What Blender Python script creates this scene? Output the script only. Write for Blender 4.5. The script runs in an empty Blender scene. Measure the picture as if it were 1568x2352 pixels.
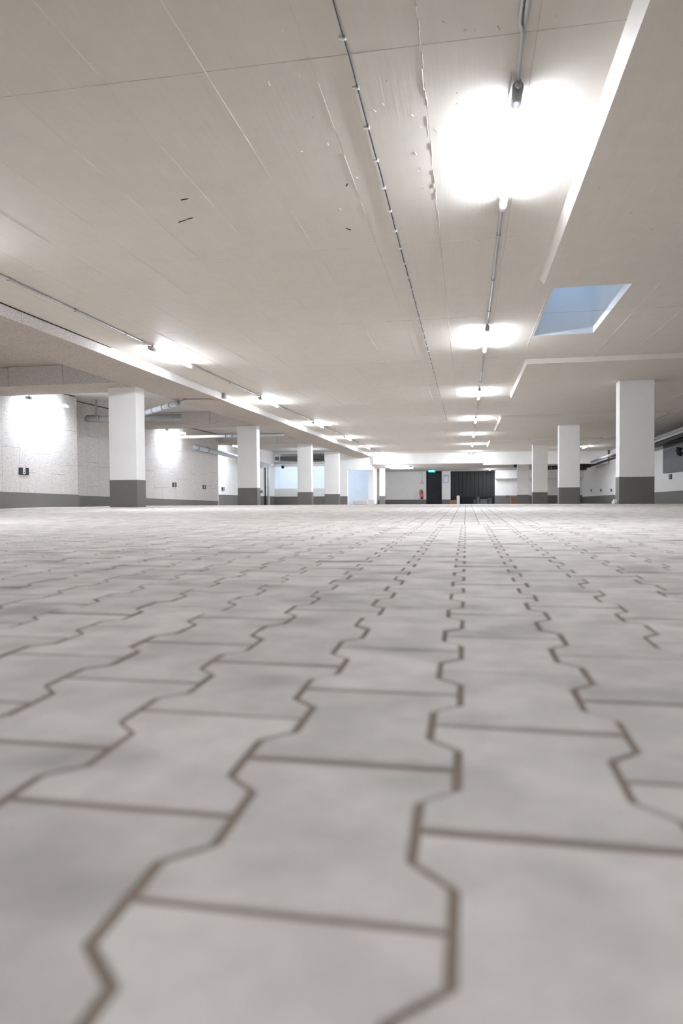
import bpy, bmesh, math, random
from mathutils import Matrix, Vector
random.seed(7)
S = bpy.context.scene
COL = S.collection

# ------------------------------------------------------------------ camera, sky, exposure
H = 0.2144                                  # lens height above the paving
cam_d = bpy.data.cameras.new('camera'); cam = bpy.data.objects.new('camera', cam_d); COL.objects.link(cam)
cam_d.sensor_fit = 'VERTICAL'; cam_d.sensor_height = 36.0; cam_d.lens = 24.0
cam_d.clip_start = 0.02; cam_d.clip_end = 200
cam_d.dof.use_dof = True; cam_d.dof.focus_distance = 9.0; cam_d.dof.aperture_fstop = 3.5
# axes of the camera in the hall: X across, Y along the hall, Z up
M = Matrix(((0.98364913, 0.00163488, 0.18008807, 0), (0.17997824, 0.02715351, -0.98329574, 0),
            (-0.00649759, 0.99962994, 0.02641528, 0), (0, 0, 0, 1)))
cam.matrix_world = Matrix.Translation((0, 0, H)) @ M
S.camera = cam

world = bpy.data.worlds.new('sky'); S.world = world; world.use_nodes = True
wn = world.node_tree.nodes; bg = wn['Background']
bg.inputs['Color'].default_value = (0.30, 0.56, 1.0, 1); bg.inputs['Strength'].default_value = 1.75
S.view_settings.view_transform = 'Standard'; S.view_settings.look = 'None'
S.view_settings.gamma = 1.0; S.view_settings.exposure = 0.0; S.view_settings.use_curve_mapping = False
try:
    S.cycles.use_denoising = True; S.cycles.diffuse_bounces = 4; S.cycles.glossy_bounces = 2; S.cycles.transmission_bounces = 2; S.cycles.max_bounces = 5
    S.cycles.use_adaptive_sampling = True; S.cycles.adaptive_threshold = 0.08; S.cycles.adaptive_min_samples = 16
except Exception: pass
LAMP = 330.0                                 # radiance of the lit lamp tubes

# ------------------------------------------------------------------ materials
def mat(name, col, rough=0.8, spec=0.3, metal=0.0, emit=None, estr=0.0):
    m = bpy.data.materials.new(name); m.use_nodes = True
    b = m.node_tree.nodes['Principled BSDF']
    b.inputs['Base Color'].default_value = (*col, 1); b.inputs['Roughness'].default_value = rough
    b.inputs['Specular IOR Level'].default_value = spec; b.inputs['Metallic'].default_value = metal
    if emit:
        b.inputs['Emission Color'].default_value = (*emit, 1); b.inputs['Emission Strength'].default_value = estr
    return m
def N(m, t, **kw):
    n = m.node_tree.nodes.new(t)
    for k, v in kw.items():
        if k in n.inputs: n.inputs[k].default_value = v
        else: setattr(n, k, v)
    return n
def L(m, a, b): m.node_tree.links.new(a, b)
def mathn(m, op, a, b=None, c=None):
    n = N(m, 'ShaderNodeMath', operation=op)
    for i, v in enumerate((a, b, c)):
        if v is None: continue
        if isinstance(v, (int, float)): n.inputs[i].default_value = v
        else: L(m, v, n.inputs[i])
    return n.outputs[0]
def ramp(m, fac, stops):
    r = N(m, 'ShaderNodeValToRGB'); L(m, fac, r.inputs[0]); e = r.color_ramp.elements
    while len(e) < len(stops): e.new(0.5)
    for i, (p, c) in enumerate(stops): e[i].position = p; e[i].color = (*c, 1)
    return r.outputs[0]
def pos(m, scale=(1, 1, 1)):
    g = N(m, 'ShaderNodeNewGeometry'); mp = N(m, 'ShaderNodeMapping'); mp.inputs['Scale'].default_value = scale
    L(m, g.outputs['Position'], mp.inputs['Vector']); return mp.outputs[0]
def noise(m, vec, scale, detail=3, rough=0.5):
    n = N(m, 'ShaderNodeTexNoise'); n.inputs['Scale'].default_value = scale; n.inputs['Detail'].default_value = detail
    n.inputs['Roughness'].default_value = rough; L(m, vec, n.inputs['Vector']); return n.outputs['Fac']
def bsdf(m): return m.node_tree.nodes['Principled BSDF']
def scalecol(m, base, fac):
    mx = N(m, 'ShaderNodeVectorMath', operation='SCALE'); L(m, fac, mx.inputs['Scale'])
    if isinstance(base, tuple): mx.inputs[0].default_value = base
    else: L(m, base, mx.inputs[0])
    return mx.outputs[0]
def bump(m, h, strength, dist):
    b = N(m, 'ShaderNodeBump'); b.inputs['Strength'].default_value = strength; b.inputs['Distance'].default_value = dist
    L(m, h, b.inputs['Height']); L(m, b.outputs[0], bsdf(m).inputs['Normal'])

def m_paver(name, stuff):
    m = mat(name, (.5, .49, .47), .75, .3)
    p = pos(m)
    big = noise(m, p, 2.2, 2); mid = noise(m, pos(m, (1, 1, 1)), 11, 3, .55); fine = noise(m, p, 420, 3, .7)
    if stuff:
        a = N(m, 'ShaderNodeAttribute', attribute_name='tone'); rnd = a.outputs['Fac']
    else:
        rnd = N(m, 'ShaderNodeObjectInfo').outputs['Random']
    blot = mathn(m, 'MULTIPLY_ADD', ramp(m, mid, [(.36, (0, 0, 0)), (.62, (1, 1, 1))]), .2, .86)
    f = mathn(m, 'MULTIPLY', mathn(m, 'MULTIPLY_ADD', rnd, .15, .90), blot)
    f = mathn(m, 'MULTIPLY', f, mathn(m, 'MULTIPLY_ADD', big, .16, .92))
    f = mathn(m, 'MULTIPLY', f, mathn(m, 'MULTIPLY_ADD', fine, .16, .92))
    st = noise(m, pos(m, (1, 1.4, 1)), 5.2, 2, .4); f = mathn(m, 'MULTIPLY', f, ramp(m, st, [(.55, (1, 1, 1)), (.68, (.74, .75, .76))]))
    L(m, scalecol(m, (.655, .602, .542), f), bsdf(m).inputs['Base Color'])
    return m
PAV = m_paver('grey_concrete_paver', False); PAVS = m_paver('grey_concrete_paving', True)
SAND = mat('brown_joint_sand', (.26, .208, .165), .95, .1)
def m_far():
    m = mat('distant_paving', (.5, .49, .475), .75, .3)
    b = N(m, 'ShaderNodeTexBrick'); L(m, pos(m), b.inputs['Vector'])
    b.inputs['Scale'].default_value = 1; b.inputs['Brick Width'].default_value = .2; b.inputs['Row Height'].default_value = .1
    b.inputs['Mortar Size'].default_value = .004
    b.inputs['Color1'].default_value = (.63, .585, .535, 1); b.inputs['Color2'].default_value = (.585, .542, .495, 1)
    b.inputs['Mortar'].default_value = (.2, .17, .14, 1)
    L(m, b.outputs['Color'], bsdf(m).inputs['Base Color']); return m
FARP = m_far()

def m_ceiling():
    m = mat('board_marked_concrete', (.62, .58, .54), .62, .3)
    grain = noise(m, pos(m, (38, 1.2, 1)), 1.0, 3, .65)        # saw marks of the formwork boards, running along the hall
    patch = noise(m, pos(m), .9, 1); cloud = noise(m, pos(m), 5, 3, .6)
    speck = N(m, 'ShaderNodeTexVoronoi'); L(m, pos(m, (1, .6, 1)), speck.inputs['Vector']); speck.inputs['Scale'].default_value = 9
    sp = mathn(m, 'LESS_THAN', speck.outputs['Distance'], .035)
    spg = mathn(m, 'GREATER_THAN', noise(m, pos(m), 1.7, 2), .56)
    f = mathn(m, 'MULTIPLY', mathn(m, 'MULTIPLY_ADD', cloud, .12, .94), mathn(m, 'MULTIPLY_ADD', grain, .08, .96))
    f = mathn(m, 'MULTIPLY', f, mathn(m, 'SUBTRACT', 1.0, mathn(m, 'MULTIPLY', mathn(m, 'MULTIPLY', sp, spg), .6)))
    L(m, scalecol(m, (.725, .667, .590), f), bsdf(m).inputs['Base Color'])
    h = mathn(m, 'MULTIPLY', grain, ramp(m, patch, [(.40, (.25, .25, .25)), (.62, (1, 1, 1))]))
    bump(m, h, .35, .004)
    return m
CEIL = m_ceiling()
def m_wool(name, col, dark=.55):
    m = mat(name, col, .95, .1)
    a = noise(m, pos(m), 55, 4, .7); b = noise(m, pos(m), 18, 3, .6)
    f = mathn(m, 'MULTIPLY', ramp(m, a, [(.33, (dark,) * 3), (.5, (1, 1, 1))]), mathn(m, 'MULTIPLY_ADD', b, .22, .89))
    L(m, scalecol(m, col, f), bsdf(m).inputs['Base Color']); bump(m, a, .5, .004); return m
WOOL = m_wool('pale_wood_wool_board', (.68, .645, .605)); SOFW = m_wool('beige_wood_wool_board', (.54, .475, .415), .5)
GREYW = m_wool('grey_wood_wool_board', (.70, .655, .62), .45)
def m_paint(name, col, rough=.6, amt=.05):
    m = mat(name, col, rough, .3); a = noise(m, pos(m), 3, 3); f = mathn(m, 'MULTIPLY_ADD', a, 2 * amt, 1 - amt)
    L(m, scalecol(m, col, f), bsdf(m).inputs['Base Color']); return m
WHITE = m_paint('white_wall_paint', (.86, .838, .80)); DADO = m_paint('dark_grey_skirting_paint', (.165, .158, .142), .55, .08)
SLAB = m_paint('pale_concrete', (.60, .56, .52), .7, .06)
GAP = mat('dark_joint', (.05, .04, .032), .9)
STEEL = mat('galvanised_steel', (.5, .5, .49), .38, .5, .85); GREYP = mat('grey_plastic', (.33, .33, .325), .5)
PVC = mat('pale_grey_pipe', (.62, .66, .69), .4); PIPE = mat('grey_drain_pipe', (.30, .30, .29), .45)
CLIP = mat('white_plastic', (.86, .86, .85), .45); CABLE = mat('black_cable', (.012, .012, .012), .5)
BLACK = mat('black_paint', (.012, .013, .014), .45); DKG = mat('dark_grey_metal', (.030, .030, .028), .5)
ORANGE = mat('orange_cable', (.75, .16, .04), .5); RED = mat('red_enamel', (.62, .02, .03), .3, .5)
CARD = mat('brown_cardboard', (.34, .20, .11), .85); TUBE = mat('lit_tube', (.9, .9, .9), .4, .3, 0, (.91, .99, 1.13), LAMP); TUBEU = mat('lit_tube_back', (.9, .9, .9), .4, .3, 0, (.91, .99, 1.13), LAMP * .12)
TUBEW = mat('dim_tube', (.9, .9, .9), .4, .3, 0, (.91, .99, 1.13), LAMP * .40)
PAPER = mat('white_paper', (.78, .80, .86), .7); BLUEF = mat('blue_grey_frame', (.36, .40, .55), .5)
TEAL = mat('lit_teal_sign', (.0, .45, .42), .4, .3, 0, (.02, .78, .76), 2.4)
SIGNW = mat('lit_white_sign', (.9, .9, .9), .4, .3, 0, (.9, 1, 1), 1.6)
PLATE = mat('black_plate', (.014, .015, .016), .4); NUM = mat('pale_lettering', (.72, .72, .76), .5)
DGREY = m_paint('mid_grey_panel', (.13, .13, .13), .5, .06)
BINS = mat('slate_plastic', (.06, .065, .075), .5); GLASSY = mat('pale_box', (.62, .68, .68), .4)

# ------------------------------------------------------------------ mesh helpers
class MB:
    def __init__(s): s.v = []; s.f = []; s.mi = []; s.sm = []
    def add(s, vs, fs, mi=0, smooth=False):
        o = len(s.v); s.v += [tuple(p) for p in vs]
        for f in fs: s.f.append([i + o for i in f]); s.mi.append(mi); s.sm.append(smooth)
    def box(s, x0, x1, y0, y1, z0, z1, mi=0):
        vs = [(x, y, z) for z in (z0, z1) for y in (y0, y1) for x in (x0, x1)]
        s.add(vs, [(0, 2, 3, 1), (4, 5, 7, 6), (0, 1, 5, 4), (2, 6, 7, 3), (0, 4, 6, 2), (1, 3, 7, 5)], mi); return s
    def hexa(s, b, t, mi=0):                         # four bottom and four top corners, both counter-clockwise
        s.add(list(b) + list(t), [(3, 2, 1, 0), (4, 5, 6, 7), (0, 1, 5, 4), (1, 2, 6, 5), (2, 3, 7, 6), (3, 0, 4, 7)], mi); return s
    def bevbox(s, x0, x1, y0, y1, z0, z1, b, mi=0):  # a box with its edges cut off
        bm = bmesh.new(); t = MB().box(x0, x1, y0, y1, z0, z1)
        vv = [bm.verts.new(p) for p in t.v]; [bm.faces.new([vv[i] for i in f]) for f in t.f]
        bmesh.ops.bevel(bm, geom=bm.edges[:], offset=b, segments=1, affect='EDGES')
        bm.verts.index_update(); s.add([v.co[:] for v in bm.verts], [[v.index for v in f.verts] for f in bm.faces], mi); bm.free(); return s
    def tube(s, path, r, n=10, mi=0, cap=True):
        P = [Vector(p) for p in path]; R = r if isinstance(r, (list, tuple)) else [r] * len(P); o = len(s.v); ref = None
        for i, p in enumerate(P):
            d = (P[min(i + 1, len(P) - 1)] - P[max(i - 1, 0)]).normalized()
            if ref is None: ref = d.orthogonal().normalized()
            ref = (ref - d * ref.dot(d)).normalized(); q = d.cross(ref)
            for k in range(n):
                a = 2 * math.pi * k / n; s.v.append(tuple(p + (ref * math.cos(a) + q * math.sin(a)) * R[i]))
        for i in range(len(P) - 1):
            for k in range(n):
                k2 = (k + 1) % n; s.f.append([o + i * n + k, o + i * n + k2, o + (i + 1) * n + k2, o + (i + 1) * n + k]); s.mi.append(mi); s.sm.append(True)
        if cap:
            s.f.append([o + k for k in range(n)][::-1]); s.mi.append(mi); s.sm.append(False)
            e = o + (len(P) - 1) * n; s.f.append([e + k for k in range(n)]); s.mi.append(mi); s.sm.append(False)
        return s
    def prism(s, pts, z0, z1, mi=0):
        n = len(pts); vs = [(x, y, z0) for x, y in pts] + [(x, y, z1) for x, y in pts]
        s.add(vs, [list(range(n))[::-1], list(range(n, 2 * n))] + [[i, (i + 1) % n, n + (i + 1) % n, n + i] for i in range(n)], mi); return s
    def mesh(s, name, mats):
        me = bpy.data.meshes.new(name); me.from_pydata(s.v, [], s.f)
        for m in (mats if isinstance(mats, (list, tuple)) else [mats]): me.materials.append(m)
        me.polygons.foreach_set('material_index', s.mi); me.polygons.foreach_set('use_smooth', s.sm); me.update(); return me
    def build(s, name, mats, parent=None, local=False):
        return place(name, s.mesh(name, mats), parent, local)
def place(name, me, parent=None, local=False):
    o = bpy.data.objects.new(name, me); COL.objects.link(o)
    if parent:
        o.parent = parent
        if parent.type == 'EMPTY' and not local: o.location = -Vector(parent.location)
    return o
def tag(o, label, cat, group=None):
    o['label'] = label; o['category'] = cat; o['kind'] = 'thing'
    if group: o['group'] = group
    return o
def thing(name, label, cat, loc=(0, 0, 0), group=None):
    o = bpy.data.objects.new(name, None); o.empty_display_size = .1; o.location = loc; COL.objects.link(o)
    return tag(o, label, cat, group)
def struct(o, label=None):
    o['kind'] = 'structure'
    if label: o['label'] = label
    return o
def dup(root, loc, label, rotz=0):
    r = root.copy(); COL.objects.link(r); r.location = loc; r.rotation_euler = (0, 0, rotz); r['label'] = label
    for ch in list(root.children):
        c = ch.copy(); COL.objects.link(c); c.parent = r
        for g in list(ch.children): d = g.copy(); COL.objects.link(d); d.parent = c
    return r
def zf(x, y): return -.0155 * max(0, y - 13) - .012 * max(0, -6.4 - x)     # the paving falls away beyond the first pillars

# ------------------------------------------------------------------ floor and pavers
fl = MB(); xs = [-12, -9.2, -6.4, 0, 8.2]; ys = [-8, 4.6, 13, 20, 28, 36, 45.5]
for j, y in enumerate(ys):
    for x in xs: fl.v.append((x, y, zf(x, y) - (.0020 if y <= 13 else 0)))
for j in range(len(ys) - 1):
    for i in range(len(xs) - 1):
        a = j * 5 + i; fl.f.append([a, a + 1, a + 6, a + 5]); fl.mi.append(0 if ys[j + 1] <= 13 else 1); fl.sm.append(False)
floor = struct(fl.build('floor', [SAND, FARP]), 'grey concrete block paving with brown sand joints')
PX, PL, AMP, GAPW = .1457, .2, .0125, .0036
def h_outline(x, y0, y1):
    """half-widths along a dumb-bell block: wide ends, narrow waist"""
    w = PX / 2 + AMP - GAPW; n = PX / 2 - AMP - GAPW; a, t = .038, .024
    prof = [(0, w), (a, w), (a + t, n), (PL - a - t, n), (PL - a, w), (PL, w)]
    prof = [(y, q) for y, q in prof if y0 - 1e-6 <= y <= y1 + 1e-6]
    if y1 < PL - 1e-6: prof.append((y1, n))
    if y0 > 1e-6: prof.insert(0, (y0, n))
    lo, hi = prof[0][0] + GAPW, prof[-1][0] - GAPW
    prof[0] = (lo, prof[0][1]); prof[-1] = (hi, prof[-1][1])
    return [(q, y - PL / 2) for y, q in prof] + [(-q, y - PL / 2) for y, q in prof[::-1]]
def block(mb, pts, top, depth, ch, cx=0, cy=0, rz=0, tilt=(0, 0), sides=True):
    n = len(pts); ca, sa = math.cos(rz), math.sin(rz)
    rings = []
    my = max(p[1] for p in pts); mx = max(p[0] for p in pts)
    for inset, z in ((ch, 0), (0, -ch * .5)) + (((0, -depth),) if sides else ()):
        ring = []
        for x, y in pts:
            xi = x - math.copysign(inset, x); yi = y - math.copysign(inset, y) if abs(y) > PL * .49 - .003 or abs(y) > my - .001 else y
            ring.append((cx + xi * ca - yi * sa, cy + xi * sa + yi * ca, top + z + tilt[0] * x + tilt[1] * y))
        rings.append(ring)
    vs = sum(rings, []); fs = [list(range(n))]
    for r in range(len(rings) - 1):
        for i in range(n):
            j = (i + 1) % n; fs.append([r * n + i, (r + 1) * n + i, (r + 1) * n + j, r * n + j])
    mb.add(vs, fs)
full = MB(); block(full, h_outline(0, 0, PL), 0, .012, .0022); me_full = full.mesh('paver', PAV)
cells = []
YEND = 4.732
for k in range(-56, 46):
    x = -.0195 + PX * (k + .5); odd = k % 2          # column just left of the middle joint is k = -1
    y = (.132 if odd else .032) - .2
    while y < YEND - .01:
        if y + PL <= YEND + .01:
            cells.append((x, y + PL / 2, 0))
        else: cells.append((x, y + PL / 2, 1))
        y += PL
def inview(x, y):
    v = M.inverted() @ Vector((x, y, -H)); 
    return v.z < 0 and abs(v.x / -v.z) < .56 and abs(v.y / -v.z) < .80
vis = sorted([c for c in cells if c[2] == 0 and inview(c[0], c[1])], key=lambda c: c[0] ** 2 * .6 + c[1] ** 2)
near = set(vis[:300])
for c in vis[:300]:
    o = bpy.data.objects.new('paver', me_full); COL.objects.link(o); o.parent = floor
    o.location = (c[0] + random.uniform(-.0006, .0006), c[1] + random.uniform(-.0006, .0006), random.uniform(-.0008, .0008))
    o.rotation_euler = (random.uniform(-.006, .006), random.uniform(-.006, .006), random.uniform(-.006, .006))
def stuffmesh(mb, name, counts):
    o = mb.build(name, PAVS, floor); o['kind'] = 'stuff'
    at = o.data.attributes.new('tone', 'FLOAT', 'FACE'); vals = []
    for n in counts: vals += [random.random()] * n
    at.data.foreach_set('value', vals); return o
mb = MB(); cnt = []; half = h_outline(0, 0, PL / 2); half0 = [(x, y) for x, y in half]
for c in cells:
    if c in near or c[0] < -9 or c[0] > 7: continue
    n0 = len(mb.f)
    block(mb, half0 if c[2] else h_outline(0, 0, PL), random.uniform(-.0008, .0008) + zf(c[0], c[1]), .010, .0022, c[0], c[1], random.uniform(-.006, .006),
          (random.uniform(-.006, .006), random.uniform(-.006, .006)))
    cnt.append(len(mb.f) - n0)
stuffmesh(mb, 'interlocking_paving', cnt)
mb = MB(); cnt = []; k = 0
rect = [(.05 - .0022, -.1 + .0022), (.05 - .0022, .1 - .0022), (-.05 + .0022, .1 - .0022), (-.05 + .0022, -.1 + .0022)]
for i in range(-90, 69):
    x = .0355 + .1 * i; y = YEND + (.1 if i % 2 else 0.)
    while y < 13 and -8.9 < x < 6.9:
        n0 = len(mb.f); block(mb, rect, random.uniform(-.001, .001) + zf(x, y), .008, .003, x, y + .1, 0, (random.uniform(-.006, .006), random.uniform(-.006, .006)), sides=y < 8)
        cnt.append(len(mb.f) - n0); y += .2
    if i % 2: n0 = len(mb.f); block(mb, [(px, py * .5) for px, py in rect], 0, .008, .003, x, YEND + .05, 0); cnt.append(len(mb.f) - n0)
stuffmesh(mb, 'rectangular_paving', cnt)

# ------------------------------------------------------------------ ceiling
ZC, ZS, ZD = 2.31, 2.17, 2.235
HX0, HX1, HY0, HY1 = .885, 1.64, 7.34, 9.50             # skylight opening
cb = MB(); ZB = ZC + .003
e = .06
cb.box(-4.95, HX0 - e, -8, 44.6, ZB, 2.9); cb.box(HX1 + e, 7.3, -8, 44.6, ZB, 2.9); cb.box(HX0 - e, HX1 + e, -8, HY0 - e, ZB, 2.9); cb.box(HX0 - e, HX1 + e, HY1 + e, 44.6, ZB, 2.9)
ceiling = struct(cb.build('ceiling', CEIL), 'warm grey board-marked concrete ceiling')
pan = {}
def panel(x0, x1, y0, y1, z):
    key = (round(x1 - x0, 3), round(y1 - y0, 3))
    if key not in pan:
        w, h = key; b = MB(); g, c = .0004, .0012
        b.add([(g, g, .003), (w - g, g, .003), (w - g, h - g, .003), (g, h - g, .003), (g + c, g + c, 0), (w - g - c, g + c, 0), (w - g - c, h - g - c, 0), (g + c, h - g - c, 0)],
              [(7, 6, 5, 4), (0, 4, 5, 1), (1, 5, 6, 2), (2, 6, 7, 3), (3, 7, 4, 0)])
        b.f = [f[::-1] for f in b.f] if False else b.f
        pan[key] = b.mesh('formwork_panel', CEIL)
    o = bpy.data.objects.new('formwork_panel', pan[key]); COL.objects.link(o); o.parent = ceiling; o.location = (x0, y0, z); return o
GX = [-.21 + .53 * k for k in range(-9, 14)]; GX[0] = -4.95
GY = [3.265 + 2.535 * k for k in range(-1, 13)]
for i in range(len(GX) - 1):
    for j in range(len(GY) - 1):
        x0, x1, y0, y1 = GX[i], GX[i + 1], GY[j], GY[j + 1]; z = ZC - random.uniform(-.0005, .0007)
        if x1 > HX0 and x0 < HX1 and y1 > HY0 and y0 < HY1:
            if y0 < HY0: panel(x0, x1, y0, HY0, z)
            if y1 > HY1: panel(x0, x1, HY1, y1, z)
            if x0 < HX0: panel(x0, HX0, max(y0, HY0), min(y1, HY1), z)
            if x1 > HX1: panel(HX1, x1, max(y0, HY0), min(y1, HY1), z)
        else: panel(x0, x1, y0, y1, z)
sb = MB()
def ridge(p, q, w, h):                                    # a fin of cement that leaked through a formwork joint
    (xa, ya), (xb, yb) = p, q; dx, dy = xb - xa, yb - ya; l = math.hypot(dx, dy); nx, ny = -dy / l * w, dx / l * w
    sb.add([(xa + nx, ya + ny, ZC + .002), (xa - nx, ya - ny, ZC + .002), (xb - nx, yb - ny, ZC + .002), (xb + nx, yb + ny, ZC + .002), (xa, ya, ZC - h), (xb, yb, ZC - h)],
           [(0, 4, 5, 3), (1, 2, 5, 4), (0, 1, 4), (2, 3, 5)])
for x in GX[1:]:
    y = 2.6; heavy = abs(x + .21) < .01
    while y < 24:
        l = random.uniform(.06, .5 if not heavy else .12)
        if random.random() < (.8 if not heavy else .92) and not (HX0 - .03 < x < HX1 + .03 and HY0 - l < y < HY1 + .02):
            h = random.uniform(.0006, .0034) if not heavy or y > 6 else random.uniform(.0015, .006)
            jx = 0 if not heavy else random.uniform(-.006, .006)
            ridge((x + jx, y), (x + jx + random.uniform(-.0012, .0012), y + l), random.uniform(.0012, .0028) * (1.8 if heavy else 1), h)
        y += l * random.uniform(.96, 1.15)
for y in GY[1:9]:
    x = -4.9
    while x < 2.6:
        l = random.uniform(.05, .35)
        if random.random() < .6: ridge((x, y), (x + l, y + random.uniform(-.002, .002)), random.uniform(.0012, .0025), random.uniform(.0005, .003))
        x += l
for _ in range(70):                                       # short crumbs and trowel marks near the first lamp
    x, y = random.uniform(-1.2, .6), random.uniform(2.7, 6); a = random.uniform(-.5, .5)
    ridge((x, y), (x + .03 * math.sin(a), y + random.uniform(.01, .035)), .003, random.uniform(.001, .004))
so = sb.build('joint_ridges', CEIL, ceiling); so['kind'] = 'stuff'
scr = MB()
for (x0, y0, x1, y1) in [(-1.99, 4.62, -1.93, 4.61), (-2.17, 4.99, -2.10, 4.96), (-2.09, 4.95, -2.03, 4.93), (-.80, 4.63, -.785, 4.60), (-.93, 5.36, -.90, 5.40)]:
    dx, dy = x1 - x0, y1 - y0; l = math.hypot(dx, dy); nx, ny = -dy / l * .002, dx / l * .002
    scr.hexa([(x0 + nx, y0 + ny, ZC - .006), (x0 - nx, y0 - ny, ZC - .006), (x1 - nx, y1 - ny, ZC - .005), (x1 + nx, y1 + ny, ZC - .005)],
             [(x0 + nx, y0 + ny, ZC), (x0 - nx, y0 - ny, ZC), (x1 - nx, y1 - ny, ZC), (x1 + nx, y1 + ny, ZC)])
s2 = scr.build('dark_splinters', GAP, ceiling); s2['kind'] = 'stuff'
# skylight shaft
sh = MB(); t = .12; ZT = 3.55
sh.box(HX0 - t, HX0, HY0 - t, HY1 + t, ZC + .002, ZT); sh.box(HX1, HX1 + t, HY0 - t, HY1 + t, ZC + .002, ZT)
sh.box(HX0, HX1, HY0 - t, HY0, ZC + .002, ZT); sh.box(HX0, HX1, HY1, HY1 + t, ZC + .002, ZT)
struct(sh.build('window_1', WHITE), 'rectangular skylight shaft lit blue by the sky')
# drop panels round the right-hand pillars
for i, (x0, x1, y0, y1) in enumerate([(.715, 5.1, -1.2, 6.98), (.925, 5.13, 11.13, 15.08), (.905, 5.13, 19.05, 23.03), (.895, 5.13, 27.42, 31.1)]):
    d = MB(); a = .012 if i else .03
    d.hexa([(x0 + a, y0 + .01, ZD), (x1, y0 + .01, ZD), (x1, y1 - a, ZD), (x0 + a, y1 - a, ZD)][::1], [(x0 - .012, y0, ZC), (x1, y0, ZC), (x1, y1, ZC), (x0 - .012, y1, ZC)])
    struct(d.build('drop_panel', CEIL), 'thickened ceiling slab around a right-hand pillar')
# left-hand lowered strip, beams and recessed bays clad in wood-wool boards
lc = MB(); lc.box(-12, -4.95, -8, 36.6, 2.545, 2.9); lc.box(-5.93, -4.955, -8, 35.9, ZS + .022, 2.545)
for y in (4.0, 11.0, 18.0, 24.8): lc.box(-11, -5.93, y + .02, y + 1.0, ZS + .022, 2.545)
lc.box(-5.6, -4.95, 36.3, 44.6, 1.9, 2.9)
left_c = struct(lc.build('ceiling', GAP), 'lowered wood-wool clad ceiling over the left-hand parking bays')
brd = {}
def board(name, x0, x1, y0, y1, z0, z1, m, parent, c=.004):
    key = (name, round(x1 - x0, 3), round(y1 - y0, 3), round(z1 - z0, 3), m.name)
    if key not in brd: brd[key] = MB().bevbox(0, x1 - x0, 0, y1 - y0, 0, z1 - z0, c).mesh(name, m)
    o = bpy.data.objects.new(name, brd[key]); COL.objects.link(o); o.parent = parent; o.location = (x0, y0, z0); return o
g = .004
y = 1.5; n = 0                                           # strip: a narrow edge board and wide cross boards
while y < 35.8:
    l = min(2.0, 35.88 - y); board('edge_board', -5.10, -4.952, y + g / 2, y + l - g / 2, ZS, ZS + .024, SOFW, left_c); y += 2.0
cuts = [-.2, 1.9, 3.75, 5.9, 7.94, 9.81, 10.45, 12.3, 14.3, 16.3, 18.3, 20.3, 22.3, 24.3, 26.3, 28.3, 30.3, 32.3, 34.3, 35.88]
for a, b in zip(cuts, cuts[1:]): board('soffit_board', -5.925, -5.104, a + g / 2, b - g / 2, ZS, ZS + .024, SOFW, left_c)
y = 1.0
while y < 35.8:                                          # lit face of the step
    l = min(2.0, 35.88 - y); board('face_board', -4.972, -4.945, y + g / 2, y + l - g / 2, ZS + .001, ZC - .012 if y < 8 else ZC + .001, GREYW if y < 8 else WHITE, left_c); y += 2.0
for yb in (4.0, 11.0, 18.0, 24.8):
    X = [-9.9, -9.12, -8.063, -6.989, -5.94]
    for a, b in zip(X, X[1:]): board('beam_face_board', a + g, b - g, yb, yb + .024, ZS + .001, 2.52, GREYW, left_c)
    for a, b in zip([-9.9, -8.33, -7.1, -5.94], [-8.33, -7.1, -5.94]):
        board('soffit_board', a + g / 2, b - g / 2, yb + .006, yb + .5, ZS, ZS + .024, SOFW, left_c); board('soffit_board', a + g / 2, b - g / 2, yb + .504, yb + 1.0, ZS, ZS + .024, SOFW, left_c)
for (ya, yb_) in ((5.0, 11.0), (12.0, 18.0), (19.0, 24.8), (25.8, 35.9)):
    y = ya
    while y < yb_ - .05:
        l = min(2.0, yb_ - y)
        for a, b in zip([-10.6, -9.0, -7.5, -5.94], [-9.0, -7.5, -5.94]): board('soffit_board', a + g / 2, b - g / 2, y + g / 2, y + l - g / 2, 2.52, 2.546, SOFW if ya < 12 else WOOL, left_c)
        y += l
# far cross beam and the lower ceiling behind it
fb = MB(); fb.box(-4.95, .845, 35.9, 36.5, 1.765, 2.32); fb.box(.845, 6.9, 35.75, 36.5, 1.66, 2.32)
fbo = struct(fb.build('cross_beam', WHITE), 'white concrete beam across the far end of the hall')
MB().box(-4.86, -.553, 35.885, 35.902, 1.768, 2.24).build('face_panel', WHITE, fbo); MB().box(-.547, .843, 35.885, 35.902, 1.768, 2.24).build('face_panel', WHITE, fbo)
bc = MB(); bc.hexa([(-5.6, 36.5, 1.765), (7.2, 36.5, 1.765), (7.2, 44.3, 1.63), (-5.6, 44.3, 1.63)], [(-5.6, 36.5, 2.4), (7.2, 36.5, 2.4), (7.2, 44.3, 2.4), (-5.6, 44.3, 2.4)])
struct(bc.build('ceiling', SLAB), 'low concrete ceiling behind the far beam')

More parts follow.
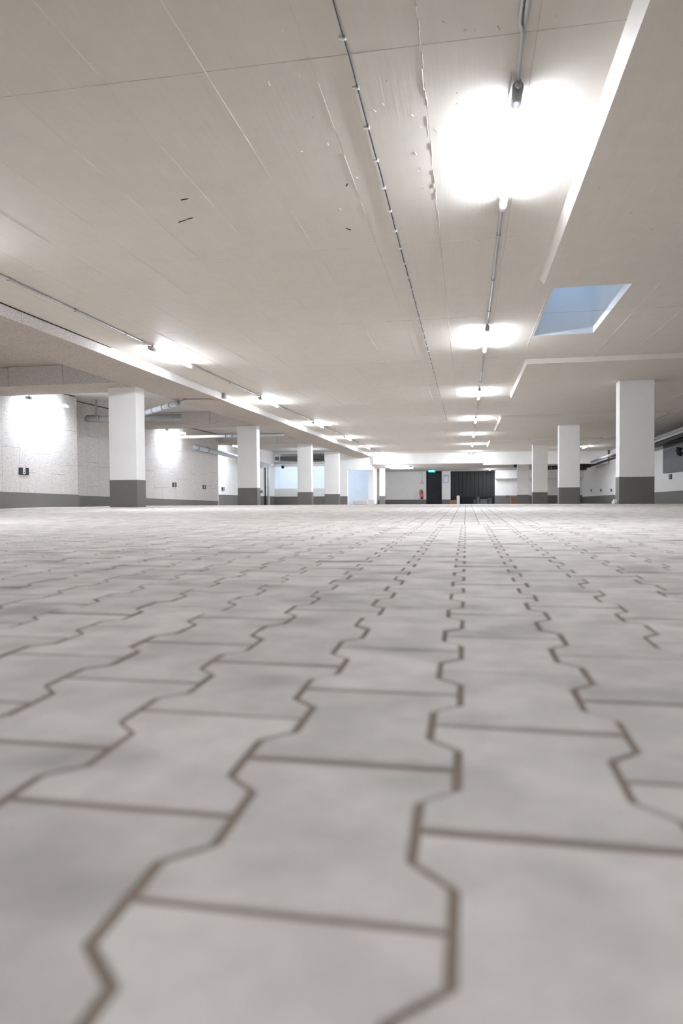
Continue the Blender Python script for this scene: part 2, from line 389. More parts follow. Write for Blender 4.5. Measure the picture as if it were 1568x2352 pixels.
# ------------------------------------------------------------------ walls
wl = MB(); wl.box(-9.9, -9.33, -8, 24.66, -.7, 2.6); wl.box(-9.33, -8.93, -8, 14.5, -.5, 2.56)
wall_l = struct(wl.build('wall_left', GAP), 'pale wall of staggered wood-wool boards behind the left-hand bays')
def wall_boards(xf, ys_, zj, top):
    for (a, b), js in zip(zip(ys_, ys_[1:]), zj):
        zs_ = [dado_z(a) - .03] + list(js) + [top]
        for z0, z1 in zip(zs_, zs_[1:]): board('wall_board', xf - .03, xf, a + .0008, b - .0008, z0 + .002, z1 - .002, WOOL, wall_l, .002)
def dado_z(y): return .30 - .0254 * (y - 11.95)
yy0 = [12.457 + .53 * k for k in range(-14, 4)] + [14.55]
wall_boards(-8.9, yy0, [(.765, 1.71), (1.19,), (.70, 1.75), (1.11,), (.95, 1.52)] * 2 + [(1.3,), (.9, 1.8), (.765, 1.71), (1.19,), (.70, 1.75), (1.11,), (.69, 1.52), (.9, 1.7), (1.2,)], 2.5)
yy1 = [14.05 + .53 * k for k in range(0, 21)]
wall_boards(-9.3, yy1, [random.choice([(.55, 1.4), (.95,), (.75, 1.65), (1.2,), (.45, 1.05, 1.7)]) for _ in range(20)], 2.5)
for xf, ya, yb_ in ((-8.9, -8, 14.58), (-9.3, 14.58, 24.72)):
    d = MB(); d.hexa([(xf - .05, ya, -.6), (xf + .012, ya, -.6), (xf + .012, yb_, -.6), (xf - .05, yb_, -.6)], [(xf - .05, ya, dado_z(ya)), (xf + .012, ya, dado_z(ya)), (xf + .012, yb_, dado_z(yb_)), (xf - .05, yb_, dado_z(yb_))])
    d.build('painted_skirting', DADO, wall_l)
MB().box(-9.9, -9.3, 24.66, 24.72, -.7, 2.5).build('end_board', WOOL, wall_l)
w3 = MB(); w3.box(-10.9, -10.3, 24.7, 36.2, -.7, 2.6); w3.box(-10.4, -9.3, 24.72, 24.8, -.7, 2.6)
wall_l3 = struct(w3.build('wall_left', WHITE), 'white painted wall beyond the wood-wool boards')
d = MB(); d.hexa([(-10.3, 24.75, -.7), (-10.285, 24.75, -.7), (-10.285, 36, -.7), (-10.3, 36, -.7)], [(-10.3, 24.75, .26), (-10.285, 24.75, .26), (-10.285, 36, .10), (-10.3, 36, .10)]); d.build('painted_skirting', DADO, wall_l3)
# cross wall at the far left, its opening to the ramp and the pipe recess
wb = MB(); Y0, Y1 = 36.0, 36.3
wb.box(-10.6, -6.27, Y0, Y1, -.6, .52); wb.box(-10.6, -10.45, Y0, Y1, .52, 2.6); wb.box(-6.95, -6.27, Y0, Y1, .52, 2.6); wb.box(-10.45, -6.95, Y0 - .06, Y1, 1.72, 1.86)
wb.box(-10.45, -6.95, Y0 + .7, Y0 + .8, 1.86, 2.42); wb.box(-10.45, -6.95, Y0, Y1, 2.40, 2.6); wb.box(-10.45, -6.95, Y0, Y0 + .8, 1.80, 1.86); wb.box(-10.45, -6.95, Y1, Y0 + .8, 2.40, 2.46)
wb.box(-5.42, -5.14, 38.0, 38.5, -.7, 2.3); wb.box(-6.27, -4.96, Y0, Y1, 1.48, 2.6)
wall_b = struct(wb.build('wall_back', WHITE), 'white cross wall with an opening to the ramp')
MB().box(-10.45, -6.26, Y0 - .015, Y0, -.6, .09).build('painted_skirting', DADO, wall_b); MB().box(-5.43, -5.13, 37.988, 38.5, -.7, -.12).build('painted_skirting', SLAB, wall_b)
rb = MB(); rb.box(-11.2, -5.2, 40.2, 40.4, -.8, 3.4); rb.box(-11.4, -11.2, 36.3, 40.4, -.8, 3.4); rb.box(-5.4, -5.2, 38.5, 40.2, -.8, 3.4); rb.box(-5.4, -4.96, 36.3, 38.5, 1.9, 3.4); rb.box(-11.2, -10.6, 35.8, 36.3, -.8, 3.4)
struct(rb.build('wall_ramp', WHITE), 'white wall of the daylit ramp')
rf = MB(); rf.hexa([(-11.2, 36.3, -.6), (-5.2, 36.3, -.6), (-5.2, 40.2, -.6), (-11.2, 40.2, -.6)], [(-11.2, 36.3, -.36), (-5.2, 36.3, -.38), (-5.2, 40.2, -.38), (-11.2, 40.2, -.30)]); struct(rf.build('ramp_floor', SLAB), 'pale ramp surface')
kb = MB(); kb.bevbox(-6.15, -5.35, 37.0, 37.6, -.37, -.12, .03); tag(kb.build('concrete_block', SLAB), 'low pale block on the ramp floor inside the blue-lit opening', 'block')
# far wall
wf = MB(); YF = 44.0
for x0, x1, z0, z1 in [(-6.2, -2.52, -.7, 2.4), (-2.52, -1.56, 1.615, 2.4), (-1.56, -1.0, -.7, 2.4), (-1.0, 1.75, 1.62, 2.4), (1.75, 7.4, -.7, 2.4)]: wf.box(x0, x1, YF, YF + .3, z0, z1)
wf.box(-6.2, 7.4, YF + .3, YF + .5, -.7, 2.4); wf.box(-6.2, -5.95, 40.4, YF, -.7, 2.4); wf.box(-5.95, -5.55, 40.35, 40.45, -.7, 2.4); wf.box(-5.95, -5.55, 40.35, YF, 1.70, 2.0)
wall_f = struct(wf.build('wall_far', WHITE), 'white far wall of the hall')
for x0, x1, zt in ((-6.2, -2.52, -.18), (-1.56, -1.0, -.18), (1.75, 7.1, .05)): MB().box(x0, x1, YF - .015, YF, -.7, zt).build('painted_skirting', DADO, wall_f)
dr = MB().box(-2.5, -1.58, YF + .10, YF + .15, -.49, 1.6); door = struct(dr.build('door_1', BLACK), 'black door under the lit escape sign')
fr = MB(); fr.box(-2.53, -2.47, YF - .02, YF + .16, -.49, 1.63); fr.box(-1.61, -1.55, YF - .02, YF + .16, -.49, 1.63); fr.box(-2.53, -1.55, YF - .02, YF + .16, 1.57, 1.63); fr.build('door_frame', BLACK, door)
MB().tube([(-1.70, YF + .1, .58), (-1.70, YF + .03, .58), (-1.84, YF + .03, .58)], .014, 8).build('handle', DKG, door)
MB().bevbox(-2.25, -1.85, YF + .085, YF + .11, .42, .9, .01).build('door_panel', CABLE, door)
gt = MB().box(-1.0, 1.75, YF + .22, YF + .25, -.5, 1.62); gate = struct(gt.build('door_2', DKG), 'wide black gate standing in for the dark opening at the far end')  # dark gate colour stands in for the darkness of an open room
for k in range(11): MB().bevbox(-1.0 + .25 * k + .006, -.75 + .25 * k - .006, YF + .17, YF + .221, -.02, 1.6, .006).build('gate_slat', DKG, gate)
MB().bevbox(-1.0, 1.75, YF + .16, YF + .221, -.49, -.03, .008).build('bottom_rail', CABLE, gate)
# right wall, rear wall
wr = MB(); wr.box(7.0, 7.3, -8, 44.3, -.7, 2.4); wall_r = struct(wr.build('wall_right', WHITE), 'white wall along the right-hand bays')
d = MB(); d.hexa([(6.985, -8, -.7), (7, -8, -.7), (7, 44, -.7), (6.985, 44, -.7)], [(6.985, -8, .43), (7, -8, .43), (7, 13, .43), (6.985, 13, .43)]); d2 = MB()
MB().hexa([(6.985, 13, -.7), (7, 13, -.7), (7, 44, -.7), (6.985, 44, -.7)], [(6.985, 13, .43), (7, 13, .43), (7, 44, -.06), (6.985, 44, -.06)]).build('painted_skirting', DADO, wall_r)
MB().box(6.985, 7, -8, 13, -.1, .43).build('painted_skirting', DADO, wall_r)
struct(MB().box(-10, 7.3, -8.3, -8, -.5, 2.9).build('wall_rear', WHITE), 'white wall behind')
st = MB(); st.box(5.35, 7.0, -8, 35.75, 2.292, 2.32); struct(st.build('downstand', SLAB), 'lowered concrete strip above the right-hand wall')

# ------------------------------------------------------------------ pillars
def pillar(x0, x1, y0, y1, top, label, group):
    zb = zf(x0, y0); t = thing('pillar', label, 'pillar', ((x0 + x1) / 2, (y0 + y1) / 2, zb), group)
    MB().bevbox(x0, x1, y0, y1, zb + .48, top + .01, .008).build('shaft', WHITE, t)
    MB().bevbox(x0 - .003, x1 + .003, y0 - .003, y1 + .003, zb - .02, zb + .497, .006).build('painted_base', DADO, t)
GL, GR = 'white pillars along the left-hand bays', 'white pillars along the right-hand bays'
pillar(-6.385, -5.845, 11.47, 11.80, ZS, 'white pillar with grey base, largest of the left row beside the 8 plate wall', GL)
pillar(-6.43, -5.855, 18.68, 18.98, ZS, 'white pillar with grey base in the left row, second from the camera', GL)
pillar(-6.425, -5.875, 25.7, 26.0, ZS, 'white pillar with grey base in the left row, third from the camera', GL)
pillar(-6.47, -5.79, 31.0, 31.3, ZS, 'white pillar with grey base, last of the left row before the blue-lit opening', GL)
pillar(2.728, 3.328, 13.12, 13.42, ZD, 'white pillar with grey base, largest of the right row', GR)
pillar(2.722, 3.322, 21.3, 21.6, ZD, 'white pillar with grey base in the right row, second from the camera', GR)
pillar(2.735, 3.345, 29.72, 30.02, ZD, 'shaded greyish pillar in the right row, third from the camera', GR)
pillar(2.70, 3.30, 37.9, 38.2, 1.74, 'white pillar beyond the cross beam, beside the brown box', GR)
pillar(-5.05, -4.73, 40.0, 40.3, 1.71, 'slim white pillar with pale grey base near the far white wall', GL)
sc = MB(); ico = bmesh.new(); bmesh.ops.create_icosphere(ico, subdivisions=2, radius=.05)
for v in ico.verts: v.co *= random.uniform(.6, 1.25); v.co.z = max(v.co.z * 1.2, -.035)
ico.verts.index_update(); sc.add([(v.co.x + 2.67, v.co.y + 13.2, v.co.z + .035) for v in ico.verts], [[v.index for v in f.verts] for f in ico.faces]); ico.free()
tag(sc.build('plastic_scrap', CLIP), 'crumpled white plastic scrap at the foot of the largest right-hand pillar', 'scrap')

# ------------------------------------------------------------------ lamps
def lamp(label, group, loc):
    t = thing('tube_lamp', label, 'lamp', loc, group)
    tb = MB().tube([(0, .165, -.056), (0, 1.42, -.056)], .024, 12)
    for i, f in enumerate(tb.f):                         # the backing half of the tube gives less light than the diffuser half
        if len(f) == 4 and sum(tb.v[q][2] for q in f) / 4 > -.064: tb.mi[i] = 1
    tb.build('lit_tube', [TUBE, TUBEU], t, True)
    c = MB(); c.tube([(0, .0, -.056), (0, .012, -.056), (0, .012, -.056), (0, .17, -.056)], [.020, .026, .028, .028], 12); cap = c.build('end_cap', GREYP, t, True)
    MB().tube([(.0, -.03, -.05), (0, .004, -.056)], [.012, .017], 8).build('cable_gland', GREYP, cap, True)
    e = MB(); e.tube([(0, 1.42, -.056), (0, 1.5, -.056), (0, 1.515, -.056)], [.0265, .0265, .020], 12); e.build('end_cap', CLIP, t, True)
    MB().box(-.006, .006, .06, 1.46, -.034, -.026).build('mounting_rail', CLIP, t, True)
    for yy in (.10, 1.38):
        b = MB(); b.box(-.013, .013, yy - .012, yy + .012, -.04, 0); b.build('bracket', STEEL, t, True)
    return t
def weak(o):
    for c in o.children:
        if c.name.startswith('lit_tube'): c.data = c.data.copy(); c.data.materials[0] = TUBEW
GRL, GLL, GSL = 'tube lamps along the right-hand conduit', 'tube lamps along the left-hand conduit', 'tube lamps over the left-hand bays'
ords = ['nearest, largest', 'second', 'third', 'fourth', 'fifth', 'sixth', 'farthest']
l0 = lamp('lit white tube lamp under the right-hand conduit, nearest and largest', GRL, (.258, 3.575, ZC))
for k in range(1, 7): dup(l0, (.258 - .0012 * k, 3.575 + 5.06 * k, ZC), f'lit white tube lamp on the right-hand conduit, {ords[k]} in the row from the camera')
for k in range(1, 7):
    o = dup(l0, (-4.31 + .002 * k, 3.79 + 5.075 * k, ZC), f'lit white tube lamp on the left-hand conduit beside the step, {["", "nearest", "second", "third", "fourth", "fifth", "farthest"][k]} of those in view'); o['group'] = GLL
o = dup(l0, (-4.31, 3.70, ZC), 'lit white tube lamp on the left-hand conduit just outside the frame'); o['group'] = GLL
for x, y, nm in ((.258, -6.5, 'right-hand'), (-4.31, -6.4, 'left-hand')):
    o = dup(l0, (x, y, ZC), f'unseen tube lamp added behind the camera, in line with the {nm} conduit')  # unseen pair added for light from the rear
o = dup(l0, (.258, -1.49, ZC), 'dimmed tube lamp added just behind the camera to fill the foreground')  # added fill, dimmed to set the brightness of the near paving
weak(o)
for loc, lb in (((-8.62, 12.3, 2.235), 'lit tube lamp hung by the board wall above the 8 plate'), ((-9.02, 19.6, 2.27), 'lit tube lamp above the board wall right of the largest left-hand pillar'),
                ((-9.4, 26.5, 2.28), 'lit tube lamp above the white wall behind the second left-hand pillar'), ((-7.95, 33.3, 2.26), 'unseen dim tube lamp added behind the third left-hand pillar to light the cross wall'),  # the second one here is added, hidden by a pillar, to brighten the cross wall
                ((-8.62, 5.2, 2.25), 'unseen tube lamp added over the left-hand bays to light the board wall')):  # added out of frame for light on the board wall
    o = dup(l0, loc, lb); o['group'] = GSL
    if loc[1] > 33: weak(o)
    for y in (.3, 1.2): MB().tube([(0, y, -.03), (0, y, 2.53 - loc[2])], .006, 6).build('hanger_rod', STEEL, o, True)
o = dup(l0, (-2.95, 37.5, 1.745), 'lit tube lamp lying across the low ceiling just behind the far beam', math.pi / 2); weak(o); o['group'] = 'tube lamps behind the far beam'
o = dup(l0, (-2.85, 39.2, 1.722), 'lit tube lamp across the low ceiling nearer the black door', math.pi / 2); o['group'] = 'tube lamps behind the far beam'
o = dup(l0, (1.40, 41.6, 1.68), 'small lit tube lamp end-on above the black gate'); o['group'] = 'tube lamps behind the far beam'
o = dup(l0, (-9.4, 37.0, 2.9), 'weak tube lamp added inside the ramp to brighten it, hidden above the opening', math.pi / 2); o['group'] = 'added tube lamps on the ramp'; weak(o)  # unseen fill lamp added to whiten the blue-lit ramp wall
o = dup(l0, (-7.6, 37.0, 2.9), 'lit tube lamp added inside the ramp to brighten it, hidden above the opening', math.pi / 2); o['group'] = 'added tube lamps on the ramp'  # also an added fill, out of sight over the ramp opening
br0 = MB().box(-11.0, -7.5, 36.8, 37.2, 2.9, 2.96); struct(br0.build('lamp_shelf', WHITE), 'concrete ledge carrying the added ramp lamps')
o = dup(l0, (5.27, 31.6, ZC), 'lit tube lamp half hidden by the largest right-hand pillar'); o['group'] = 'tube lamps over the right-hand bays'

# ------------------------------------------------------------------ conduits and the clipped cable
def conduit(name, label, x, segs, r, double=None):
    t = thing(name, label, 'conduit', (x, segs[0][0], ZC))
    for a, b in segs:
        MB().tube([(x, a, ZC - r - .006), (x, b, ZC - r - .006)], r, 8).build('pipe', STEEL, t)
        if b - a > 1:
            n = max(1, int((b - a) / .9))
            for k in range(n):
                y = a + (b - a) * (k + .5) / n; q = MB(); q.box(x - r - .006, x + r + .006, y - .008, y + .008, ZC - 2 * r - .009, ZC + .0); q.build('clip', STEEL, t)
    return t
segs = [(1.5, 3.18)] + [(5.11 + 5.06 * k, 8.60 + 5.06 * k) for k in range(6)]
ct = conduit('conduit', 'grey steel conduit linking the right-hand row of lamps', .258, segs, .011)
MB().tube([(.236, 1.5, ZC - .014), (.236, 3.16, ZC - .014), (.25, 3.22, ZC - .03), (.258, 3.54, ZC - .05)], .008, 8).build('thin_pipe', STEEL, ct)
MB().tube([(.258, 3.18, ZC - .018), (.26, 3.3, ZC - .012), (.258, 3.55, ZC - .05)], .006, 8).build('cable_tail', PVC, ct)
MB().tube([(.222, 3.55, ZC - .006), (.226, 5.1, ZC - .006)], .004, 6).build('loop_cable', CLIP, ct)
conduit('conduit', 'grey steel conduit linking the left-hand row of lamps', -4.31, [(5.35, 8.75)] + [(10.45 + 5.075 * k, 13.85 + 5.075 * k) for k in range(5)], .012)
t = thing('ceiling_cable', 'thin black cable with white clips running along the ceiling', 'cable', (-.549, 2.3, ZC))
pts = []; y = 2.3
while y < 20: pts.append((-.549 + random.uniform(-.003, .003), y, ZC - .006)); y += .39 / 2
MB().tube(pts, .0042, 6).build('cable', CABLE, t)
cm = MB(); cm.bevbox(-.010, .010, -.009, .009, -.016, 0, .003); cm.box(-.024, -.009, -.006, .006, -.010, 0); cme = cm.mesh('clip', CLIP)
y = 3.137 - .39
while y < 19.5:
    o = place('clip', cme, t, True); o.location = Vector((-.549, y, ZC)) - t.location; y += .39

# ------------------------------------------------------------------ bay number plates
def plate(p, face, w, h, txt, label, group=None):
    """face: outward normal along +X or -X of the wall the plate hangs on"""
    x, y, z = p; s = 1 if face > 0 else -1
    b = MB(); b.bevbox(min(x, x + s * .012), max(x, x + s * .012), y - w / 2, y + w / 2, z - h / 2, z + h / 2, .003)
    o = tag(b.build('number_plate', PLATE), label, 'number plate', group)
    if txt:
        cu = bpy.data.curves.new('numeral', 'FONT'); cu.body = txt; cu.size = h * 1.22; cu.align_x = 'CENTER'; cu.align_y = 'CENTER'; cu.extrude = .0015; cu.offset = .004
        to = bpy.data.objects.new('tmp', cu); COL.objects.link(to); bpy.context.view_layer.update()
        me = bpy.data.meshes.new_from_object(to.evaluated_get(bpy.context.evaluated_depsgraph_get())); bpy.data.objects.remove(to)
        me.name = 'numeral'; me.materials.clear(); me.materials.append(NUM); n = place('numeral', me, o)
        n.rotation_euler = (math.pi / 2, 0, math.pi / 2 * s); n.location = (x + s * .0135, y, z - h * .02)
    return o
plate((-8.9, 12.575, .72), 1, .315, .147, '8', 'black bay plate with a pale 8 on the board wall')
plate((-9.3, 20.78, .55), 1, .31, .15, '5', 'black bay plate with a pale 5 just right of the largest left-hand pillar')
plate((-9.3, 23.33, .495), 1, .31, .15, '4', 'black bay plate with a pale 4 near the end of the board wall')
plate((-10.285, 27.95, .462), 1, .31, .15, '3', 'small bay plate on the white wall beyond the board wall')
plate((-10.285, 33.55, .36), 1, .31, .15, '2', 'small bay plate between the second left-hand pillar and the downpipes')
for q in [(6.985, 25.49, .74, 'grey bay plate under the dark wall panel right of the largest right-hand pillar', .17), (6.985, 35.36, .311, 'bay plate on the right-hand wall, closest to the largest pillar', .13),
          (6.985, 38.0, .322, 'bay plate on the right-hand wall, middle of the three in a row', .13), (6.985, 40.82, .334, 'bay plate on the right-hand wall, farthest of the three in a row', .13)]:
    o = plate((q[0], q[1], q[2]), -1, .30, q[4], None, q[3], 'bay plates on the right-hand wall')
    for k in (-.045, .045): MB().box(q[0] - .0145, q[0] - .0125, q[1] + k - .012, q[1] + k + .012, q[2] - .05, q[2] + .05).build('numeral', NUM, o)

# ------------------------------------------------------------------ pipes on the left
def pipe(name, label, path, r, m, rings=(), rm=None, cat='pipe', rr=1.18, n=14):
    t = thing(name, label, cat, path[0]); MB().tube(path, r, n).build('pipe', m, t)
    for a in rings:
        i = min(int(a), len(path) - 2); f = a - i; p0, p1 = Vector(path[i]), Vector(path[i + 1]); p = p0.lerp(p1, f); d = (p1 - p0).normalized()
        MB().tube([p - d * .02, p + d * .02], r * rr, n).build('collar', rm or m, t)
    return t
a, b = Vector((-7.25, 14.55, 2.075)), Vector((-5.80, 13.17, 2.095))
t = pipe('drain_pipe', 'pale pipe with collars slung under the ceiling right of the largest left-hand pillar', [a, b], .055, PVC, (.12, .33, .62, .82), GREYP, rr=1.12)
MB().tube([b, b + (b - a).normalized() * .06], [.058, .05], 14).build('end_cap', GREYP, t); MB().tube([b + Vector((.03, -.03, 0)), b + Vector((.12, -.05, .02)), b + Vector((.2, -.04, .055))], .025, 8).build('nozzle', STEEL, t)
t = thing('wall_cable', 'thin grey cable from the slung pipe to the box on the step', 'cable', (-5.7, 13.1, 2.15))
MB().tube([(-5.66, 13.12, 2.155), (-5.3, 13.2, 2.160), (-5.12, 13.24, 2.160)], .009, 6).build('cable', GREYP, t)
MB().tube([(-5.12, 13.24, 2.160), (-5.05, 13.25, 2.145), (-4.97, 13.35, 2.150), (-4.94, 13.45, 2.2)], .006, 6).build('orange_end', ORANGE, t)
jb = MB(); jb.bevbox(-4.945, -4.905, 13.44, 13.60, 2.205, 2.305, .006); j = tag(jb.build('junction_box', GREYP), 'small grey junction box on the lit step face', 'box'); MB().bevbox(-4.905, -4.897, 13.455, 13.585, 2.215, 2.295, .003).build('lid', DGREY, j)
pipe('drain_pipe', 'long pale pipe across the bay behind the second left-hand pillar', [(-9.28, 20.9, 2.09), (-5.75, 21.3, 2.135)], .045, PVC, (.02, .12, .46, .52), GREYP, rr=1.15)
t = pipe('drain_pipe', 'large dark drain pipe with elbow behind the largest left-hand pillar', [(-8.93, 15.5, 2.12), (-9.0, 15.2, 2.09), (-8.92, 15.02, 2.05), (-8.7, 14.98, 2.03), (-6.6, 15.2, 2.05)], .075, PIPE, (3.05, 3.5), PIPE, rr=1.15)
MB().box(-8.70, -8.66, 15.0, 15.04, 2.09, 2.50).build('bracket', GREYP, t)
pipe('drain_pipe', 'grey drain pipe descending along the white wall towards the downpipes', [(-9.28, 22.3, 1.87), (-9.24, 22.9, 1.85), (-9.2, 24.8, 1.80), (-9.6, 29.8, 1.74), (-10.05, 33.9, 1.71)], .085, PVC, (.5, 1.3, 2.5), PIPE)
pipe('downpipe', 'white downpipe standing in the corner by the ramp opening', [(-10.14, 34.3, -.38), (-10.14, 34.3, 1.55), (-10.10, 34.35, 1.70), (-9.92, 34.45, 1.77)], .065, CLIP, (.5, .97), CLIP)
pipe('downpipe', 'slim dark downpipe beside the white downpipe', [(-10.235, 34.05, -.375), (-10.235, 34.05, 1.6)], .035, DKG, (.5,), DKG)
t = pipe('drain_pipe', 'thick grey pipe in the recess above the ramp opening', [(-10.4, 36.35, 2.18), (-6.97, 36.35, 2.18)], .10, PIPE, (.1, .55), PIPE)
for x in (-10.05, -7.35): MB().box(x - .03, x + .03, 36.2, 36.24, 1.86, 2.40).build('hanger', CLIP, t)
pipe('drain_pipe', 'white pipe along the sill of the recess above the ramp opening', [(-10.3, 36.02, 1.92), (-6.97, 36.02, 1.92)], .055, CLIP, (.3, .8), CLIP)
def dome(label, p):
    t = thing('dome_camera', label, 'camera', p)
    MB().tube([(p[0], p[1], p[2]), (p[0], p[1], p[2] - .04)], .07, 12).build('mount', DKG, t)
    MB().tube([(p[0], p[1], p[2] - .04), (p[0], p[1], p[2] - .09), (p[0], p[1], p[2] - .13), (p[0], p[1], p[2] - .15)], [.085, .085, .06, .02], 14).build('dome', CABLE, t)
dome('black dome camera above the ramp opening at the left', (-9.72, 35.62, 1.745)); MB_ = None
dome('black dome camera under the far beam on the right', (2.46, 36.0, 1.662))
br = MB(); br.box(-9.75, -9.69, 35.60, 35.95, 1.745, 1.775); bo = br.build('wall_bracket', GREYP); bo.parent = wall_b
eb = MB(); eb.bevbox(-4.86, -4.66, 35.78, 35.89, 1.80, 2.24, .01); e = tag(eb.build('electrical_box', GLASSY), 'pale electrical box at the left end of the far beam', 'box'); MB().box(-4.85, -4.67, 35.772, 35.782, 2.0, 2.01).build('lid_seam', GREYP, e)
tag(MB().tube([(-4.45, 35.87, 1.77), (-4.45, 35.87, 2.24)], .012, 8).build('cable_duct', GREYP), 'short grey vertical cable duct on the far beam', 'cable duct')

# ------------------------------------------------------------------ right-hand side services
def sl(y): return -.0155 * (y - 22)
pipe('drain_pipe', 'upper dark pipe along the ceiling above the right-hand wall', [(6.1, 8, 2.12), (6.1, 21, 2.03), (6.1, 35.6, 1.72)], .055, PIPE, (.5, 1.2), DKG)
pipe('drain_pipe', 'lower dark pipe along the ceiling above the right-hand wall', [(6.42, 8, 2.05), (6.42, 22, 1.935), (6.42, 40, 1.56)], .06, DKG, (.5, 1.4), DKG)
t = thing('cable_tray', 'dark cable tray hung above the right-hand bays', 'cable tray', (6.7, 20, 1.9))
MB().box(6.55, 6.95, 15, 34, 1.87, 1.89).build('tray_bottom', DKG, t)
for x in (6.55, 6.94): MB().box(x, x + .01, 15, 34, 1.87, 1.95).build('tray_side', DKG, t)
t = pipe('drain_pipe', 'short grey pipe with a dark elbow below the cable tray', [(6.60, 23.0, 1.475), (6.935, 23.0, 1.475)], .085, PIPE, (), None)
MB().tube([(6.56, 23.0, 1.60), (6.54, 23.0, 1.50), (6.565, 23.0, 1.43), (6.64, 23.0, 1.40)], .09, 12).build('elbow', DKG, t)
wp = MB(); wp.bevbox(6.94, 7.0, 21.4, 26.26, .88, 1.87, .008); o = tag(wp.build('wall_hatch', DGREY), 'dark grey panel on the right-hand wall', 'panel')
t = pipe('ventilation_duct', 'dark duct hanging under the beam end over the right-hand bays', [(3.6, 37.6, 1.48), (6.3, 36.9, 1.60)], .10, DKG, (.3, .7), PIPE, 'duct'); MB().bevbox(5.2, 6.1, 36.95, 37.3, 1.36, 1.50, .02).build('outlet', DKG, t)
bk = MB(); bk.bevbox(1.78, 7.0, 43.55, 44.0, 1.105, 1.628, .01); tag(bk.build('boxed_duct', WHITE), 'white boxed-in duct along the top of the far wall, right of the gate', 'duct')

# ------------------------------------------------------------------ things at the far end
t = thing('exit_sign', 'glowing teal escape sign with a white running figure above the black door', 'sign', (-2.12, 43.0, 1.62))
MB().bevbox(-2.33, -1.92, 42.98, 43.03, 1.535, 1.66, .006).build('sign_body', TEAL, t)
f = MB(); z0 = 1.555; X0 = -2.17
f.prism([(-.012, 0), (-.002, .012), (.01, .002), (0, -.01)], 0, .004)  # head
fig = MB()
def flat(pts): n = len(pts); fig.add([(X0 + x, 42.976, z0 + z) for x, z in pts] + [(X0 + x, 42.981, z0 + z) for x, z in pts], [list(range(n)), list(range(n, 2 * n))[::-1]] + [[i, n + i, n + (i + 1) % n, (i + 1) % n] for i in range(n)])
flat([(.028 + .011 * math.cos(a * .785), .078 + .011 * math.sin(a * .785)) for a in range(8)])
flat([(.0, .04), (.022, .035), (.034, .062), (.014, .066)]); flat([(.0, .042), (-.03, .016), (-.022, .008), (.012, .036)]); flat([(.012, .038), (.03, .02), (.024, 0), (.036, 0), (.042, .022), (.024, .04)])
flat([(.03, .062), (.055, .05), (.052, .042), (.03, .052)]); flat([(.016, .066), (-.012, .06), (-.02, .042), (-.012, .04), (-.004, .052), (.016, .058)])
flat([(.075, 0), (.12, 0), (.12, .09), (.075, .09)]); flat([(-.06, .035), (-.10, .035), (-.10, .02), (-.135, .045), (-.10, .07), (-.10, .055), (-.06, .055)])
fig.build('pictogram', SIGNW, t)
MB().tube([(-2.12, 43.0, 1.655), (-2.12, 43.0, 1.68)], .012, 8).build('stem', GREYP, t)
t = thing('fire_extinguisher', 'red fire extinguisher hung on the far wall left of the black door', 'fire extinguisher', (-2.81, 43.88, -.14))
x, y = -2.81, 43.88
MB().tube([(x, y, -.13), (x, y, -.11), (x, y, .30), (x, y, .37), (x, y, .40)], [.075, .088, .088, .06, .03], 16).build('cylinder', RED, t)
MB().tube([(x, y, -.15), (x, y, -.125), (x, y, -.10)], [.07, .09, .09], 16).build('foot_ring', BLACK, t)
v = MB().tube([(x, y, .40), (x, y, .45)], .028, 10).build('valve', STEEL, t); MB().bevbox(x - .02, x + .02, y - .12, y + .03, .45, .475, .005).build('lever', BLACK, v)
MB().tube([(x - .02, y, .44), (x - .13, y - .02, .42), (x - .16, y - .03, .30), (x - .12, y - .03, .10)], .014, 8).build('hose', BLACK, t)
lbm = MB(); n = 7
for k in range(n):
    a0, a1 = math.pi * (1.2 + .6 * k / n), math.pi * (1.2 + .6 * (k + 1) / n); r = .0895
    lbm.add([(x + r * math.cos(a0), y + r * math.sin(a0), .02), (x + r * math.cos(a1), y + r * math.sin(a1), .02), (x + r * math.cos(a1), y + r * math.sin(a1), .2), (x + r * math.cos(a0), y + r * math.sin(a0), .2)], [(0, 1, 2, 3)])
lbm.build('label', mat('pink_label', (.75, .25, .22), .5), t)
MB().box(x - .03, x + .03, y + .07, 44.0, .05, .32).build('wall_bracket', GREYP, t)
t = thing('warning_sign', 'small triangular red and white sign above the fire extinguisher', 'sign', (-2.81, 43.99, .95))
def tri(r, y0, y1, m, nm): 
    b = MB(); p = [(-2.81 + r * math.sin(a), .92 + r * math.cos(a)) for a in (0, 2.094, 4.189)]; b.add([(q[0], y0, q[1]) for q in p] + [(q[0], y1, q[1]) for q in p], [(0, 2, 1), (3, 4, 5), (0, 1, 4, 3), (1, 2, 5, 4), (2, 0, 3, 5)]); b.build(nm, m, t)
tri(.15, 43.985, 44.0, RED, 'border'); tri(.09, 43.98, 43.986, CLIP, 'field')
eb = MB(); eb.bevbox(-3.02, -2.90, 43.93, 44.0, 1.42, 1.56, .012); e = tag(eb.build('emergency_light', CLIP), 'small white box light high on the far wall left of the door', 'light'); MB().bevbox(-3.0, -2.92, 43.92, 43.932, 1.44, 1.54, .004).build('lens', PAPER, e)
tag(MB().tube([(-2.80, 43.99, 1.05), (-2.80, 43.99, 1.63)], .012, 8).build('wall_conduit', GREYP), 'thin grey conduit running up from the triangular sign', 'conduit')
t = thing('notice_board', 'pale notice in a blue-grey frame between the black door and the gate', 'notice', (-1.28, 43.98, 1.1))
MB().bevbox(-1.45, -1.11, 43.97, 44.0, .88, 1.38, .005).build('frame', BLUEF, t); MB().box(-1.42, -1.14, 43.962, 43.971, .91, 1.30).build('sheet', PAPER, t)
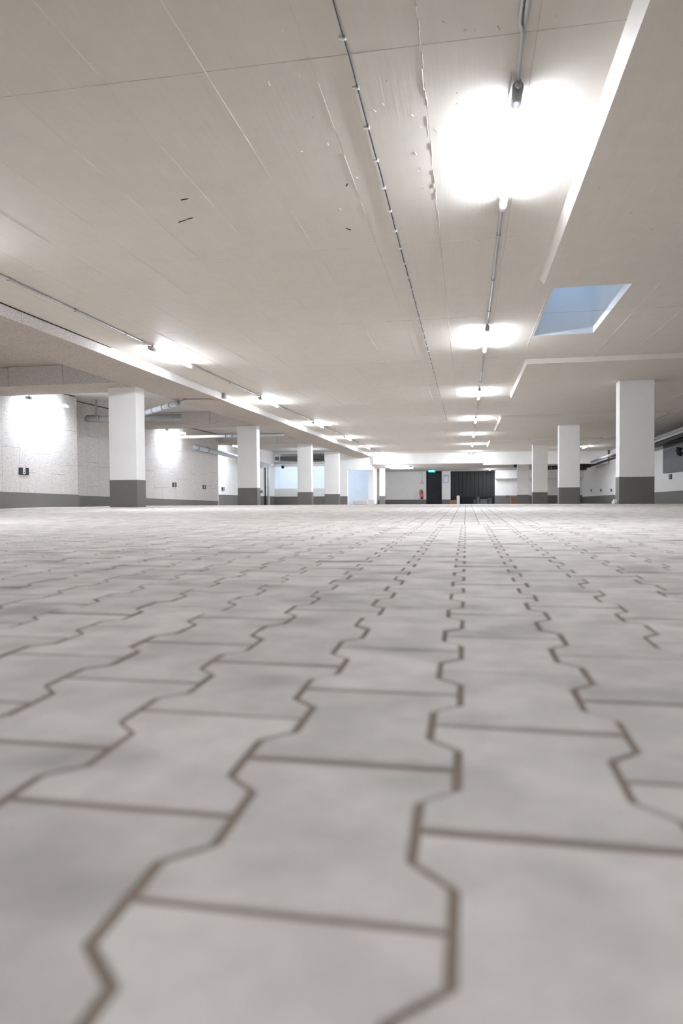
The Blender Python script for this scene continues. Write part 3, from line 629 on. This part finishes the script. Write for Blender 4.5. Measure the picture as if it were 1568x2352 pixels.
def carton(name, label, cat, x0, x1, y0, y1, h, m, tape=True, group=None):
    z = zf(0, y0); t = thing(name, label, cat, ((x0 + x1) / 2, (y0 + y1) / 2, z), group)
    MB().bevbox(x0, x1, y0, y1, z, z + h, .01).build('body', m, t)
    fl_ = MB(); mx = (x0 + x1) / 2; fl_.hexa([(x0 + .005, y0 + .005, z + h), (mx - .004, y0 + .005, z + h), (mx - .004, y1 - .005, z + h), (x0 + .005, y1 - .005, z + h)], [(x0 + .005, y0 + .005, z + h + .006), (mx - .004, y0 + .005, z + h + .012), (mx - .004, y1 - .005, z + h + .012), (x0 + .005, y1 - .005, z + h + .006)]); fl_.build('flap', m, t)
    fl_ = MB(); fl_.hexa([(mx + .004, y0 + .005, z + h), (x1 - .005, y0 + .005, z + h), (x1 - .005, y1 - .005, z + h), (mx + .004, y1 - .005, z + h)], [(mx + .004, y0 + .005, z + h + .012), (x1 - .005, y0 + .005, z + h + .006), (x1 - .005, y1 - .005, z + h + .006), (mx + .004, y1 - .005, z + h + .012)]); fl_.build('flap', m, t)
    return t
carton('cardboard_box', 'left of the two brown cartons at the left edge of the black gate', 'box', -1.04, -.83, 42.9, 43.3, .23, CARD, group='cartons at the far end')
carton('cardboard_box', 'right brown carton of the pair, against the white upright box', 'box', -.82, -.62, 42.9, 43.25, .25, CARD, group='cartons at the far end')
carton('upright_box', 'narrow white upright box in front of the black gate', 'box', -.60, -.42, 42.95, 43.2, .52, CLIP)
carton('cardboard_box', 'brown carton on the floor beside the pillar beyond the cross beam', 'box', 2.60, 2.95, 41.9, 42.3, .40, CARD, group='cartons at the far end')
tag(MB().bevbox(2.42, 2.52, 43.86, 43.985, .04, .13, .02).build('socket_box', CLIP), 'small white box on the grey skirting right of the gate', 'box')
def crate(label, x0, x1, h, m, y0=42.9):
    z = zf(0, y0); t = thing('storage_crate', label, 'crate', ((x0 + x1) / 2, y0 + .25, z), 'crates in front of the black gate')
    MB().bevbox(x0 + .015, x1 - .015, y0, y0 + .5, z, z + h - .03, .015).build('tub', m, t); MB().bevbox(x0, x1, y0 - .015, y0 + .515, z + h - .03, z + h, .01).build('lid', m, t)
BIN2 = mat('grey_plastic_tub', (.10, .105, .115), .5)
crate('tall slate-grey crate in front of the black gate', .60, .80, .43, BIN2); crate('low dark crate at the left end of the row by the gate', .42, .585, .28, BINS); crate('wide dark crate in the middle of the row by the gate', .82, 1.28, .30, BIN2); crate('dark crate at the right end of the row by the gate', 1.30, 1.56, .35, BINS)
